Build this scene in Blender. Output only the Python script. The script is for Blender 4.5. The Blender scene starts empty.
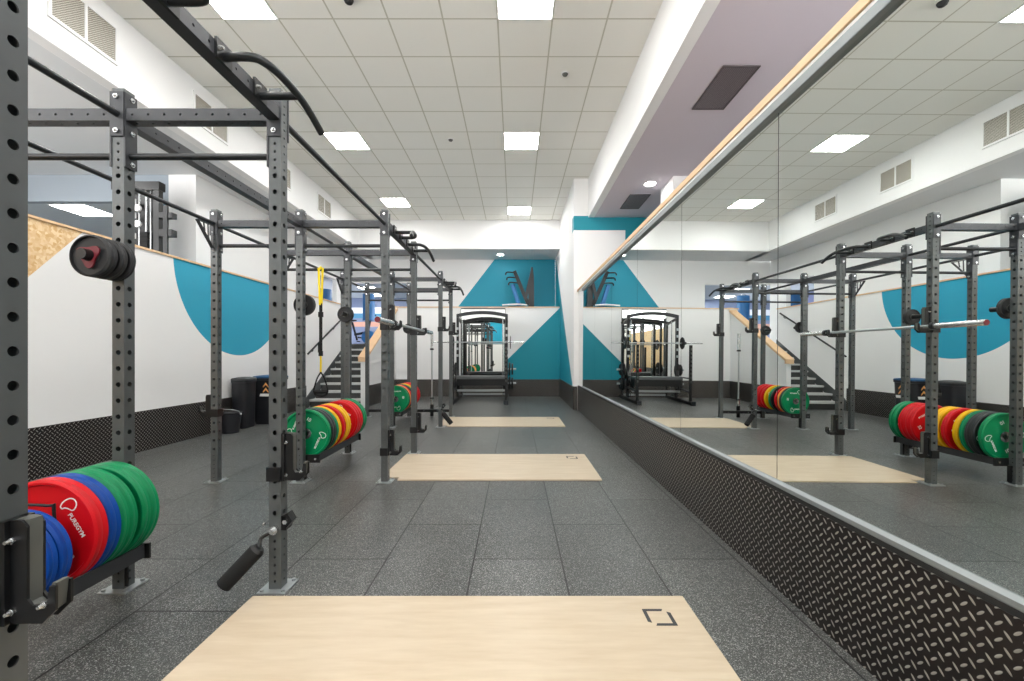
import bpy, bmesh, math, random
from math import pi, sin, cos, radians as R
from mathutils import Vector, Matrix
random.seed(7)
sc = bpy.context.scene
col = sc.collection

# ------------------------------------------------------------------ camera, world, exposure
cam_d = bpy.data.cameras.new('camera'); cam = bpy.data.objects.new('camera', cam_d); col.objects.link(cam)
cam.location = (0, 0, 1.18); cam.rotation_euler = (R(90), 0, 0)
cam_d.sensor_width = 36; cam_d.lens = 430 / 1024 * 36
cam_d.shift_x = -3 / 1024; cam_d.shift_y = 13 / 1024
cam_d.clip_start = .02
sc.camera = cam
w = bpy.data.worlds.new('world'); sc.world = w; w.use_nodes = True
w.node_tree.nodes['Background'].inputs[0].default_value = (1, .985, .965, 1)
w.node_tree.nodes['Background'].inputs[1].default_value = 3.0
sc.view_settings.view_transform = 'Standard'; sc.view_settings.look = 'None'
sc.view_settings.gamma = 1; sc.view_settings.use_curve_mapping = False
sc.view_settings.exposure = 1.4
PANEL = 15.0          # brightness of the square ceiling panels
SPOT = 25.0           # brightness of the round downlights

# ------------------------------------------------------------------ materials
def lin(c):
    return tuple(((v / 255) / 12.92 if v <= 10 else ((v / 255 + .055) / 1.055) ** 2.4) for v in c) + (1,)
class NT:
    def __init__(s, name):
        s.m = bpy.data.materials.new(name); s.m.use_nodes = True
        s.t = s.m.node_tree; s.b = s.t.nodes['Principled BSDF']; s.o = s.t.nodes['Material Output']
    def n(s, typ, **kw):
        nd = s.t.nodes.new(typ)
        for k, v in kw.items(): setattr(nd, k, v)
        return nd
    def link(s, a, b): s.t.links.new(a, b)
    def math(s, op, a, b=None, c=None, clamp=False):
        nd = s.n('ShaderNodeMath', operation=op, use_clamp=clamp)
        for i, v in enumerate((a, b, c)):
            if v is None: continue
            if isinstance(v, (int, float)): nd.inputs[i].default_value = v
            else: s.link(v, nd.inputs[i])
        return nd.outputs[0]
    def pos(s):
        g = s.n('ShaderNodeNewGeometry'); x = s.n('ShaderNodeSeparateXYZ'); s.link(g.outputs['Position'], x.inputs[0])
        return x.outputs
    def mix(s, f, a, b):
        nd = s.n('ShaderNodeMix', data_type='RGBA')
        if isinstance(f, (int, float)): nd.inputs[0].default_value = f
        else: s.link(f, nd.inputs[0])
        for i, v in ((6, a), (7, b)):
            if isinstance(v, tuple): nd.inputs[i].default_value = v
            else: s.link(v, nd.inputs[i])
        return nd.outputs[2]
def mat(name, c, rough=.5, metal=0., spec=.5, noise=0., nscale=30, emit=None, coat=0.):
    t = NT(name); t.b.inputs['Roughness'].default_value = rough; t.b.inputs['Metallic'].default_value = metal
    t.b.inputs['Specular IOR Level'].default_value = spec
    t.b.inputs['Coat Weight'].default_value = coat
    base = lin(c)
    if noise:
        nz = t.n('ShaderNodeTexNoise'); nz.inputs['Scale'].default_value = nscale; nz.inputs['Detail'].default_value = 4
        tc = t.n('ShaderNodeTexCoord'); t.link(tc.outputs['Object'], nz.inputs['Vector'])
        f = t.math('MULTIPLY_ADD', t.math('SUBTRACT', nz.outputs[0], .5), noise * 2, 1.0)
        mx = t.n('ShaderNodeVectorMath', operation='SCALE'); mx.inputs[0].default_value = base[:3]; t.link(f, mx.inputs['Scale'])
        t.link(mx.outputs[0], t.b.inputs['Base Color'])
    else: t.b.inputs['Base Color'].default_value = base
    if emit:
        t.b.inputs['Emission Color'].default_value = (1, .99, .96, 1); t.b.inputs['Emission Strength'].default_value = emit
    return t.m
WHITE = (236, 236, 236); TEAL = (22, 146, 172)
M = {}
M['white'] = mat('white_paint', WHITE, .55, noise=.015, nscale=3)
M['soffit'] = mat('soffit_paint', (205, 196, 205), .7, noise=.02, nscale=2)
M['soffit_l'] = mat('soffit_paint_cool', (222, 224, 226), .7, noise=.02, nscale=2)
M['teal'] = mat('teal_paint', TEAL, .5)
M['bluegrey'] = mat('blue_grey_paint', (150, 160, 170), .5, noise=.03, nscale=1)
M['palegrey'] = mat('pale_blue_grey_paint', (206, 214, 220), .5)
M['slate'] = mat('dark_blue_paint', (84, 122, 142), .4)
M['violet'] = mat('violet_paint', (120, 126, 170), .5, noise=.05, nscale=1)
M['wood'] = mat('pale_wood', (226, 190, 150), .5, noise=.08, nscale=12)
M['steel'] = mat('rack_grey', (88, 92, 93), .38, .25, noise=.03, nscale=60)
M['beam'] = mat('rack_beam_grey', (60, 62, 66), .4, .25, noise=.03, nscale=60)
M['black'] = mat('black_metal', (26, 27, 29), .38, .2)
M['bar'] = mat('black_bar', (42, 45, 48), .35, .3)
M['chrome'] = mat('bright_steel', (205, 208, 210), .25, .9)
M['zinc'] = mat('zinc_plate', (178, 184, 186), .38, .75, noise=.06, nscale=40)
M['alu'] = mat('aluminium_trim', (146, 152, 154), .5, .6, noise=.04, nscale=20)
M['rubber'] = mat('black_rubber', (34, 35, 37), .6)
M['foam'] = mat('black_foam', (22, 22, 23), .9)
M['liner'] = mat('grey_liner', (88, 90, 86), .5)
M['red'] = mat('plate_red', (204, 8, 24), .42, spec=.28)
M['blue'] = mat('plate_blue', (0, 66, 152), .42, spec=.28)
M['green'] = mat('plate_green', (0, 132, 82), .42, spec=.28)
M['yellow'] = mat('plate_yellow', (240, 184, 8), .42, spec=.28)
M['orange'] = mat('plate_orange', (240, 150, 60), .4)
M['dark'] = mat('plate_black', (30, 36, 38), .45)
M['print'] = mat('white_print', (238, 238, 238), .5)
M['redlogo'] = mat('red_insert', (112, 26, 40), .5)
M['yellowstrap'] = mat('yellow_webbing', (238, 212, 20), .7)
M['tread_nose'] = mat('tread_nosing', (196, 198, 198), .5)
M['riser'] = mat('riser_dark', (62, 63, 62), .6)
M['binb'] = mat('bin_black', (30, 31, 36), .42)
M['bing'] = mat('bin_charcoal', (64, 66, 66), .5)
M['blid'] = mat('bin_lid_blue', (24, 76, 120), .45)
M['chev'] = mat('orange_chevron', (240, 170, 100), .5)
M['grillebk'] = mat('grille_dark', (86, 78, 80), .6)
M['panel'] = mat('light_diffuser', (255, 255, 255), .5, emit=PANEL)
M['spot'] = mat('downlight_lens', (255, 255, 255), .5, emit=SPOT)
M['backing'] = mat('mirror_backing', (40, 44, 46), .6)
M['bluetoy'] = mat('blue_vinyl', (40, 110, 170), .45)
M['padgrey'] = mat('grey_pad', (92, 95, 97), .5)
M['orangewall'] = mat('orange_stripe', (214, 120, 84), .6)

t = NT('mirror_glass'); t.b.inputs['Base Color'].default_value = (.86, .895, .875, 1); t.b.inputs['Metallic'].default_value = 1; t.b.inputs['Roughness'].default_value = 0.004
M['mirror'] = t.m

# speckled rubber floor tiles 1.0 x 0.5 m laid in running bond
t = NT('rubber_floor'); P = t.pos()
u = t.math('SUBTRACT', P[0], .2646)
rowid = t.math('FLOOR', t.math('DIVIDE', u, .5))
fu = t.math('ABSOLUTE', t.math('SUBTRACT', t.math('FRACT', t.math('DIVIDE', u, .5)), .5))
odd = t.math('MULTIPLY', t.math('FRACT', t.math('MULTIPLY', rowid, .5)), 1.0)
v = t.math('ADD', t.math('SUBTRACT', P[1], 2.468 - 3.5), odd)
fv = t.math('ABSOLUTE', t.math('SUBTRACT', t.math('FRACT', t.math('ADD', v, .5)), .5))
gu = t.math('GREATER_THAN', fu, .5 - .0045 / .5)
gv = t.math('LESS_THAN', fv, .0045)
gap = t.math('MAXIMUM', gu, gv)
vo = t.n('ShaderNodeTexVoronoi'); vo.inputs['Scale'].default_value = 300
g = t.n('ShaderNodeNewGeometry'); t.link(g.outputs['Position'], vo.inputs['Vector'])
sp = t.n('ShaderNodeSeparateColor'); t.link(vo.outputs['Color'], sp.inputs[0])
rp = t.n('ShaderNodeValToRGB'); t.link(sp.outputs[0], rp.inputs[0])
e = rp.color_ramp.elements; e[0].position = 0; e[0].color = lin((48, 49, 49)); e[1].position = 1; e[1].color = lin((168, 169, 166))
for p, c in ((.45, (67, 69, 68)), (.76, (84, 86, 85)), (.88, (126, 128, 126))):
    k = e.new(p); k.color = lin(c)
nz = t.n('ShaderNodeTexNoise'); nz.inputs['Scale'].default_value = 1.6; nz.inputs['Detail'].default_value = 5
t.link(g.outputs['Position'], nz.inputs['Vector'])
tid = t.math('ADD', t.math('MULTIPLY', rowid, 12.9898), t.math('MULTIPLY', t.math('FLOOR', t.math('ADD', v, 0)), 78.233))
tr = t.math('FRACT', t.math('MULTIPLY', t.math('SINE', tid), 43758.5))
f = t.math('ADD', t.math('MULTIPLY_ADD', tr, .26, .68), t.math('MULTIPLY', nz.outputs[0], .36))
sv = t.n('ShaderNodeVectorMath', operation='SCALE'); t.link(rp.outputs[0], sv.inputs[0]); t.link(f, sv.inputs['Scale'])
t.link(t.mix(gap, sv.outputs[0], lin((14, 14, 15))), t.b.inputs['Base Color'])
t.b.inputs['Roughness'].default_value = .34; t.b.inputs['Specular IOR Level'].default_value = .4
bp = t.n('ShaderNodeBump'); bp.inputs['Strength'].default_value = .35; bp.inputs['Distance'].default_value = .002
t.link(t.math('SUBTRACT', sp.outputs[1], t.math('MULTIPLY', gap, 3)), bp.inputs['Height']); t.link(bp.outputs[0], t.b.inputs['Normal'])
M['floor'] = t.m

# ceiling tiles 0.6 m
t = NT('ceiling_tiles'); P = t.pos()
fx = t.math('ABSOLUTE', t.math('SUBTRACT', t.math('FRACT', t.math('DIVIDE', t.math('ADD', P[0], .19), .6)), .5))
fy = t.math('ABSOLUTE', t.math('SUBTRACT', t.math('FRACT', t.math('DIVIDE', t.math('SUBTRACT', P[1], 4.105), .6)), .5))
ln = t.math('GREATER_THAN', t.math('MAXIMUM', fx, fy), .5 - .009 / .6)
nz = t.n('ShaderNodeTexNoise'); nz.inputs['Scale'].default_value = .7
g = t.n('ShaderNodeNewGeometry'); t.link(g.outputs['Position'], nz.inputs['Vector'])
base = t.mix(nz.outputs[0], lin((237, 236, 229)), lin((243, 243, 238)))
t.link(t.mix(ln, base, lin((196, 194, 180))), t.b.inputs['Base Color']); t.b.inputs['Roughness'].default_value = .85
M['ceil'] = t.m

# five-bar style tread plate: crossed lozenges at a 38 mm pitch
t = NT('tread_plate'); P = t.pos(); p = .045
uu = t.math('DIVIDE', t.math('ADD', P[0], P[1]), p); vv = t.math('DIVIDE', P[2], p)
def loz(du, dv, sg):
    a = t.math('SUBTRACT', t.math('FRACT', t.math('ADD', uu, du)), .5); b = t.math('SUBTRACT', t.math('FRACT', t.math('ADD', vv, dv)), .5)
    r = t.math('MULTIPLY', t.math('ADD', a, t.math('MULTIPLY', b, sg)), .7071)
    q = t.math('MULTIPLY', t.math('SUBTRACT', a, t.math('MULTIPLY', b, sg)), .7071)
    d = t.math('ADD', t.math('POWER', t.math('DIVIDE', r, .33), 2), t.math('POWER', t.math('DIVIDE', q, .095), 2))
    return t.math('SUBTRACT', 1.0, d, clamp=True)
hgt = t.math('MAXIMUM', loz(0, 0, 1), loz(.5, .5, -1))
msk = t.math('MULTIPLY', hgt, 3, clamp=True)
t.link(t.mix(msk, lin((44, 40, 40)), lin((176, 172, 166))), t.b.inputs['Base Color'])
t.b.inputs['Metallic'].default_value = .65; t.b.inputs['Roughness'].default_value = .42
bp = t.n('ShaderNodeBump'); bp.inputs['Strength'].default_value = .8; bp.inputs['Distance'].default_value = .002
t.link(hgt, bp.inputs['Height']); t.link(bp.outputs[0], t.b.inputs['Normal'])
M['tread'] = t.m

# lifting platform ply: long pale figure
t = NT('platform_ply')
g = t.n('ShaderNodeNewGeometry'); mp = t.n('ShaderNodeMapping'); mp.inputs['Scale'].default_value = (1.2, 9, 1)
t.link(g.outputs['Position'], mp.inputs['Vector'])
nz = t.n('ShaderNodeTexNoise'); nz.inputs['Scale'].default_value = 2.4; nz.inputs['Detail'].default_value = 8; nz.inputs['Roughness'].default_value = .6
t.link(mp.outputs[0], nz.inputs['Vector'])
rp = t.n('ShaderNodeValToRGB'); e = rp.color_ramp.elements
e[0].position = .3; e[0].color = lin((192, 174, 148)); e[1].position = .72; e[1].color = lin((206, 191, 168))
t.link(nz.outputs[0], rp.inputs[0]); t.link(rp.outputs[0], t.b.inputs['Base Color']); t.b.inputs['Roughness'].default_value = .38
M['ply'] = t.m

def lattice(name, c1, c2, pitch, th, axes=(1, 2)):
    t = NT(name); P = t.pos()
    a = t.math('FRACT', t.math('DIVIDE', t.math('ADD', P[axes[0]], P[axes[1]]), pitch)); b = t.math('FRACT', t.math('DIVIDE', t.math('SUBTRACT', P[axes[0]], P[axes[1]]), pitch))
    k = t.math('LESS_THAN', t.math('MINIMUM', a, b), th)
    t.link(t.mix(k, lin(c1), lin(c2)), t.b.inputs['Base Color']); t.b.inputs['Roughness'].default_value = .5
    return t.m
M['ventmesh'] = lattice('vent_mesh', (92, 84, 74), (190, 186, 176), .022, .34)
M['grille'] = lattice('ceiling_grille_mesh', (74, 64, 66), (122, 112, 116), .02, .3, (0, 1))

def painted(name, a, b, shapes, base=WHITE, rough=.55):
    """Wall paint with flat colour fields: shapes = [(colour, [half-planes (ca, cb, c0) -> ca*P[a]+cb*P[b]+c0 > 0] or ('disc', ca, cb, r))]."""
    t = NT(name); P = t.pos(); cur = lin(base)
    for c, hp in shapes:
        m = None
        for h in hp:
            if h[0] == 'disc':
                d = t.math('SQRT', t.math('ADD', t.math('POWER', t.math('SUBTRACT', P[a], h[1]), 2), t.math('POWER', t.math('SUBTRACT', P[b], h[2]), 2)))
                k = t.math('LESS_THAN', d, h[3])
            else:
                k = t.math('GREATER_THAN', t.math('ADD', t.math('MULTIPLY', P[a], h[0]), t.math('MULTIPLY', P[b], h[1])), -h[2])
            m = k if m is None else t.math('MULTIPLY', m, k)
        cc = lin(c) if isinstance(c, tuple) else c(t)
        cur = t.mix(m, cur, cc)
    t.link(cur, t.b.inputs['Base Color']); t.b.inputs['Roughness'].default_value = rough
    return t.m
def osb(t):
    g = t.n('ShaderNodeNewGeometry'); vo = t.n('ShaderNodeTexVoronoi'); vo.inputs['Scale'].default_value = 38; t.link(g.outputs['Position'], vo.inputs['Vector'])
    s = t.n('ShaderNodeSeparateColor'); t.link(vo.outputs['Color'], s.inputs[0])
    return t.mix(s.outputs[0], lin((214, 170, 112)), lin((240, 214, 172)))
def line2(p, q):
    """half-plane left of p->q as (ca, cb, c0)"""
    (a1, b1), (a2, b2) = p, q
    ca, cb = -(b2 - b1), (a2 - a1)
    return (ca, cb, -(ca * a1 + cb * b1))
M['wall_left'] = painted('left_wall_paint', 1, 2, [((34, 158, 190), [('disc', 7.03, 2.52, 1.37)]), (osb, [line2((3.975, 1.887), (4.378, 2.335))])])
M['wall_end'] = painted('end_wall_paint', 0, 2, [((0, 142, 160), [line2((1.26, 2.46), (-.22, 1.0)), ])])
M['wall_mezz'] = painted('upper_end_wall_paint', 0, 2, [((16, 146, 172), [line2((-.62, 4.06), (-1.85, 2.46))])])
M['wall_side'] = painted('side_wall_paint', 1, 2, [((10, 138, 160), [line2((12.95, 4.03), (9.2, .50))])])
M['wall_return'] = painted('return_wall_paint', 0, 2, [((10, 138, 156), [(0, 1, -3.76), (0, -1, 4.06)]), ((10, 138, 156), [(1, 0, -2.31)])])

# ------------------------------------------------------------------ mesh helpers
class MB:
    def __init__(s): s.v = []; s.f = []
    def add(s, vs, fs, mtx=None):
        o = len(s.v)
        s.v += [tuple(mtx @ Vector(p)) if mtx is not None else tuple(p) for p in vs]
        s.f += [tuple(i + o for i in f) for f in fs]
        return s
    def box(s, x0, x1, y0, y1, z0, z1, mtx=None):
        vs = [(x, y, z) for z in (z0, z1) for y in (y0, y1) for x in (x0, x1)]
        return s.add(vs, [(0, 2, 3, 1), (4, 5, 7, 6), (0, 1, 5, 4), (2, 6, 7, 3), (0, 4, 6, 2), (1, 3, 7, 5)], mtx)
    def cyl(s, p, q, r, r2=None, seg=16):
        p, q = Vector(p), Vector(q); d = (q - p); L = d.length
        m = Matrix.Translation(p) @ d.to_track_quat('Z', 'Y').to_matrix().to_4x4()
        r2 = r if r2 is None else r2
        vs = [(r * cos(2 * pi * i / seg), r * sin(2 * pi * i / seg), 0) for i in range(seg)] + [(r2 * cos(2 * pi * i / seg), r2 * sin(2 * pi * i / seg), L) for i in range(seg)]
        fs = [(i, (i + 1) % seg, seg + (i + 1) % seg, seg + i) for i in range(seg)] + [tuple(range(seg))[::-1], tuple(range(seg, 2 * seg))]
        return s.add(vs, fs, m)
    def bar(s, p, q, wd, h, up=(0, 0, 1)):
        """rectangular bar p->q; wd across, h along 'up'"""
        p, q, up = Vector(p), Vector(q), Vector(up); d = (q - p); L = d.length; d.normalize()
        sx = d.cross(up).normalized(); uz = sx.cross(d).normalized()
        m = Matrix((sx, d, uz)).transposed().to_4x4(); m.translation = p
        return s.box(-wd / 2, wd / 2, 0, L, -h / 2, h / 2, m)
    def tube(s, pts, r, seg=12, sub=6, smooth=True):
        P = [Vector(p) for p in pts]
        if smooth and len(P) > 2:
            Q = []
            for i in range(len(P) - 1):
                a = P[max(i - 1, 0)]; b = P[i]; c = P[i + 1]; d = P[min(i + 2, len(P) - 1)]
                for k in range(sub):
                    t = k / sub
                    Q.append(.5 * ((2 * b) + (c - a) * t + (2 * a - 5 * b + 4 * c - d) * t * t + (3 * b - a - 3 * c + d) * t ** 3))
            P = Q + [P[-1]]
        vs = []; prev = None
        for i, c in enumerate(P):
            d = (P[min(i + 1, len(P) - 1)] - P[max(i - 1, 0)]).normalized()
            if prev is None: n = d.orthogonal().normalized()
            else: n = (prev - d * prev.dot(d)).normalized()
            prev = n; b = d.cross(n)
            vs += [c + (n * cos(2 * pi * k / seg) + b * sin(2 * pi * k / seg)) * r for k in range(seg)]
        fs = []
        for i in range(len(P) - 1):
            for k in range(seg):
                fs.append((i * seg + k, i * seg + (k + 1) % seg, (i + 1) * seg + (k + 1) % seg, (i + 1) * seg + k))
        fs.append(tuple(range(seg))[::-1]); fs.append(tuple(range((len(P) - 1) * seg, len(P) * seg)))
        return s.add(vs, fs)
    def lathe(s, prof, mtx=None, seg=48, closed=True):
        """profile of (radius, y) about the Y axis; closed ring"""
        n = len(prof); vs = []
        for k in range(seg):
            a = 2 * pi * k / seg
            vs += [(r * cos(a), y, r * sin(a)) for r, y in prof]
        fs = []
        for k in range(seg):
            k2 = (k + 1) % seg
            for i in range(n if closed else n - 1):
                j = (i + 1) % n
                fs.append((k * n + i, k * n + j, k2 * n + j, k2 * n + i))
        return s.add(vs, fs, mtx)
    def prism(s, poly, axis, a0, a1, mtx=None):
        """poly in the two other axes (in x,y,z order), extruded along axis from a0 to a1"""
        n = len(poly); vs = []
        for a in (a0, a1):
            for p in poly:
                q = list(p); q.insert(axis, a); vs.append(tuple(q))
        fs = [tuple(range(n))[::-1], tuple(range(n, 2 * n))] + [(i, (i + 1) % n, n + (i + 1) % n, n + i) for i in range(n)]
        return s.add(vs, fs, mtx)
    def mesh(s, name, m, smooth=True):
        me = bpy.data.meshes.new(name); me.from_pydata(s.v, [], s.f); me.update()
        bm = bmesh.new(); bm.from_mesh(me); bmesh.ops.recalc_face_normals(bm, faces=bm.faces); bm.to_mesh(me); bm.free()
        me.materials.append(M[m] if isinstance(m, str) else m)
        if smooth:
            me.shade_smooth(); me.set_sharp_from_angle(angle=R(35))
        return me
    def build(s, name, m, parent=None, smooth=True, bevel=0):
        o = bpy.data.objects.new(name, s.mesh(name, m, smooth)); col.objects.link(o)
        if parent is not None: o.parent = parent
        if bevel:
            b = o.modifiers.new('bevel', 'BEVEL'); b.width = bevel; b.segments = 2; b.limit_method = 'ANGLE'
        return o
def inst(name, me, parent=None, loc=None, rot=None):
    o = bpy.data.objects.new(name, me); col.objects.link(o)
    if parent is not None: o.parent = parent
    if loc: o.location = loc
    if rot: o.rotation_euler = rot
    return o
def tag(o, label, cat, group=None, kind=None):
    o['label'] = label; o['category'] = cat
    if group: o['group'] = group
    if kind: o['kind'] = kind
    return o
def root(name, loc, label, cat, group=None, rz=0):
    o = bpy.data.objects.new(name, None); col.objects.link(o); o.location = loc; o.rotation_euler = (0, 0, rz)
    o.empty_display_size = .1
    return tag(o, label, cat, group)
def struct(o): o['kind'] = 'structure'; return o
def sbox(name, m, *b, **k): return struct(MB().box(*b).build(name, m, smooth=False, **k))
def text_mesh(s, size, thick=.0006):
    cu = bpy.data.curves.new('txt', 'FONT'); cu.body = s; cu.size = size; cu.extrude = thick; cu.align_x = 'CENTER'; cu.align_y = 'CENTER'
    cu.offset = size * .022
    o = bpy.data.objects.new('txt', cu); col.objects.link(o)
    dg = bpy.context.evaluated_depsgraph_get(); dg.update()
    me = bpy.data.meshes.new_from_object(o.evaluated_get(dg)); bpy.data.objects.remove(o)
    return [tuple(v.co) for v in me.vertices], [tuple(p.vertices) for p in me.polygons]
def T(x, y, z): return Matrix.Translation((x, y, z))
def Rm(a, ax): return Matrix.Rotation(a, 4, ax)

MX = 1.322       # mirror face
LX = -4.50       # left wall face
# ------------------------------------------------------------------ room shell
sbox('floor', 'floor', -4.7, 1.5, -3.6, 13.2, -.1, 0)
sbox('ceiling', 'ceil', -4.28, 1.535, -3.6, 11.79, 4.842, 4.95)
sbox('wall_bulkhead_left', 'white', -4.42, -4.28, -3.6, 13.1, 4.05, 4.95)
sbox('ceiling_soffit_left', 'soffit_l', -9.0, -4.421, -3.6, 13.1, 4.05, 4.12)
sbox('wall_bulkhead_end', 'white', -4.279, 1.23, 11.79, 11.93, 4.05, 4.95)
sbox('ceiling_soffit_end', 'soffit_l', -4.419, 1.23, 11.931, 13.13, 4.05, 4.12)
sbox('wall_bulkhead_right', 'white', 1.535, 1.66, -3.6, 8.999, 4.03, 4.95)
sbox('ceiling_soffit_right', 'soffit', 1.661, 4.4, -3.6, 8.999, 4.03, 4.12)
sbox('wall_right_upper', 'white', 4.4, 4.5, 2.0, 9.3, 1.4, 4.95)
sbox('wall_right', 'white', MX + .017, 1.46, -3.6, 8.999, 0, 2.471)
sbox('trim_right_cap', 'wood', MX - .022, 1.50, -3.6, 8.995, 2.472, 2.516, bevel=.003)
sbox('wall_right_return', 'wall_return', 1.23, 4.4, 9.0, 9.25, 0, 4.95)
sbox('wall_right_end', 'wall_side', 1.23, 1.45, 9.251, 13.13, 0, 4.95)
sbox('column_right', 'white', 2.54, 3.05, 6.9, 7.5, 1.4, 4.03)
sbox('wall_end', 'wall_end', -3.46, 1.229, 11.8, 11.92, 0, 2.44)
sbox('trim_end_cap', 'wood', -3.47, 1.229, 11.78, 11.94, 2.441, 2.465)
sbox('wall_end_upper', 'wall_mezz', -3.13, 1.229, 13.13, 13.28, 1.45, 4.2)
sbox('wall_end_lintel', 'white', -5.12, -3.131, 13.13, 13.28, 3.33, 4.2)
sbox('wall_left', 'wall_left', LX - .1, LX, -3.6, 11.75, 0, 2.44)
sbox('trim_left_cap', 'wood', LX - .12, LX + .02, -3.6, 11.76, 2.441, 2.465)
sbox('wall_left_upper', 'white', -5.25, -5.12, 6.9, 11.2, 1.45, 4.05)
sbox('column_left', 'white', -5.56, -5.251, 6.9, 7.3, 1.45, 4.05)
sbox('column_left_far', 'white', -5.25, -5.12, 12.35, 13.13, 1.45, 4.05)
b = MB(); b.box(-5.25, -5.12, 11.201, 12.349, 3.29, 4.05); b.box(-5.25, -5.12, 11.201, 12.349, 1.45, 2.3)
struct(b.build('wall_left_upper_lintel', 'white', smooth=False))
sbox('floor_mezzanine_left', 'floor', -9.0, LX - .101, 1.0, 13.13, 1.30, 1.45)
sbox('floor_mezzanine_end', 'floor', -7.0, 1.229, 13.131, 18.0, 1.30, 1.45)
sbox('floor_mezzanine_strip', 'floor', -4.499, 1.229, 11.921, 13.13, 1.30, 1.45)
sbox('floor_mezzanine_right', 'floor', 1.461, 4.399, -3.6, 8.999, 1.25, 1.4)
# blue-grey upper area beyond the left wall
sbox('wall_left_bulkhead_far', 'bluegrey', -9.0, -5.561, 6.9, 7.0, 3.62, 4.049)
sbox('ceiling_left_far', 'palegrey', -9.0, -5.561, 7.001, 10.0, 3.62, 3.7)
sbox('wall_left_far', 'palegrey', -9.0, -5.252, 10.0, 10.1, 1.45, 3.62)
sbox('wall_left_side_far', 'slate', -6.12, -5.60, 7.02, 7.08, 1.46, 3.615)
# room seen through the opening above the stairs
M['far'] = painted('far_room_paint', 0, 2, [((70, 130, 165), [(0, 1, -2.66), (0, -1, 2.86)]), ((232, 234, 240), [(0, 1, -2.86), (0, -1, 3.10)]), ((196, 150, 132), [(0, 1, -2.3), (0, -1, 2.5)])], base=(118, 130, 158))
sbox('wall_far_room', 'far', -8.0, -1.0, 18.0, 18.1, 1.45, 3.6)
sbox('ceiling_far_room', 'bluegrey', -8.0, -1.0, 13.281, 18.0, 3.5, 3.6)
sbox('wall_far_room_left', 'violet', -8.1, -8.0, 11.0, 18.0, 1.45, 3.6)
sbox('ceiling_far_left', 'bluegrey', -8.0, -5.252, 10.11, 13.28, 3.5, 3.58)
sbox('wall_left_mezzanine_far', 'bluegrey', -9.1, -9.001, 3.0, 10.0, 1.45, 4.05)
# behind the camera
t_back = painted('back_wall_paint', 0, 2, [((20, 150, 180), [(0, 1, -1.75), (0, -1, 3.4), (1, 0, 2.0), (-1, 0, -.8)])])
M['wall_back'] = t_back
sbox('wall_back', 'wall_back', -4.5, MX, -3.75, -3.6, 0, 4.5)
# tread-plate skirting
sbox('baseboard_right', 'tread', MX - .012, MX + .0165, -3.6, 8.999, .001, .490)
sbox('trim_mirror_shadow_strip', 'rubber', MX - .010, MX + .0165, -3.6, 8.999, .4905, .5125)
b = MB(); b.box(1.218, 1.2295, 8.988, 11.799, .001, .49); b.box(1.218, 1.302, 8.988, 8.9995, .001, .49)
struct(b.build('baseboard_right_end', 'tread', smooth=False))
sbox('baseboard_end', 'tread', -3.46, 1.217, 11.788, 11.7995, .001, .47)
sbox('baseboard_left', 'tread', LX + .0005, LX + .012, -3.6, 9.25, .001, .487)
# aluminium ledge below the mirror, channel and white board above it
b = MB(); b.prism([(MX + .0165, .513), (MX - .015, .513), (MX - .018, .518), (MX - .018, .534), (MX - .004, .5455), (MX + .0165, .5455), ], 1, -3.5, 8.41)
struct(b.build('trim_mirror_ledge', 'alu', smooth=False))
b = MB(); b.box(MX - .018, MX + .0165, -3.5, 8.41, 2.402, 2.451)
struct(b.build('trim_mirror_channel', 'alu', smooth=False, bevel=.004))
sbox('trim_mirror_board', 'white', MX - .012, MX + .0165, -3.5, 8.9, 2.452, 2.471)

# mirror panels
names = ['nearest the camera', 'second', 'third', 'fourth', 'fifth', 'farthest, beside the white pillar']
edges = [-1.55, -.31, .93, 2.17, 3.43, 4.67, 5.91, 7.15, 8.41]
mlab = {2: 'tall frameless wall mirror panel at the near right edge, largest of the row', 3: 'wall mirror panel just beyond the first thin dark seam',
        4: 'wall mirror panel third along the wall, reflecting the bench press frame', 5: 'wall mirror panel fourth along the wall over the tread plate',
        6: 'wall mirror panel next to last before the white pillar', 7: 'farthest narrow-looking wall mirror panel, touching the white pillar'}
for i in range(1, 8):
    o = MB().box(0, .005, edges[i] + .0025, edges[i + 1] - .0025, 0, 1.856).build('mirror_panel', 'mirror', smooth=False)
    o.location = (MX, 0, .546); o.rotation_euler = (0, .0048, 0)      # leans back a few millimetres
    tag(o, mlab.get(i, 'wall mirror panel beside the camera, mostly outside the picture'), 'mirror', 'mirror panels along the right wall')
b = MB().box(.0055, .0065, -1.5, 8.40, 0, 1.854).build('trim_mirror_backing', 'backing', smooth=False); b.location = (MX, 0, .547); b.rotation_euler = (0, .0048, 0); struct(b)
# end mirror
er = root('end_wall_mirror', (-.875, 11.79, .50), 'tall mirror with dark top edge on the far wall behind the press machine', 'mirror')
MB().box(-.6, .6, -.004, .004, 0, 1.89).build('mirror_glass', 'mirror', er, smooth=False)
b = MB(); b.box(-.61, .61, -.012, .006, 1.891, 1.925); b.box(-.615, -.601, -.008, .006, 0, 1.89); b.box(.601, .615, -.008, .006, 0, 1.89)
b.build('mirror_frame', 'padgrey', er, smooth=False)

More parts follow.
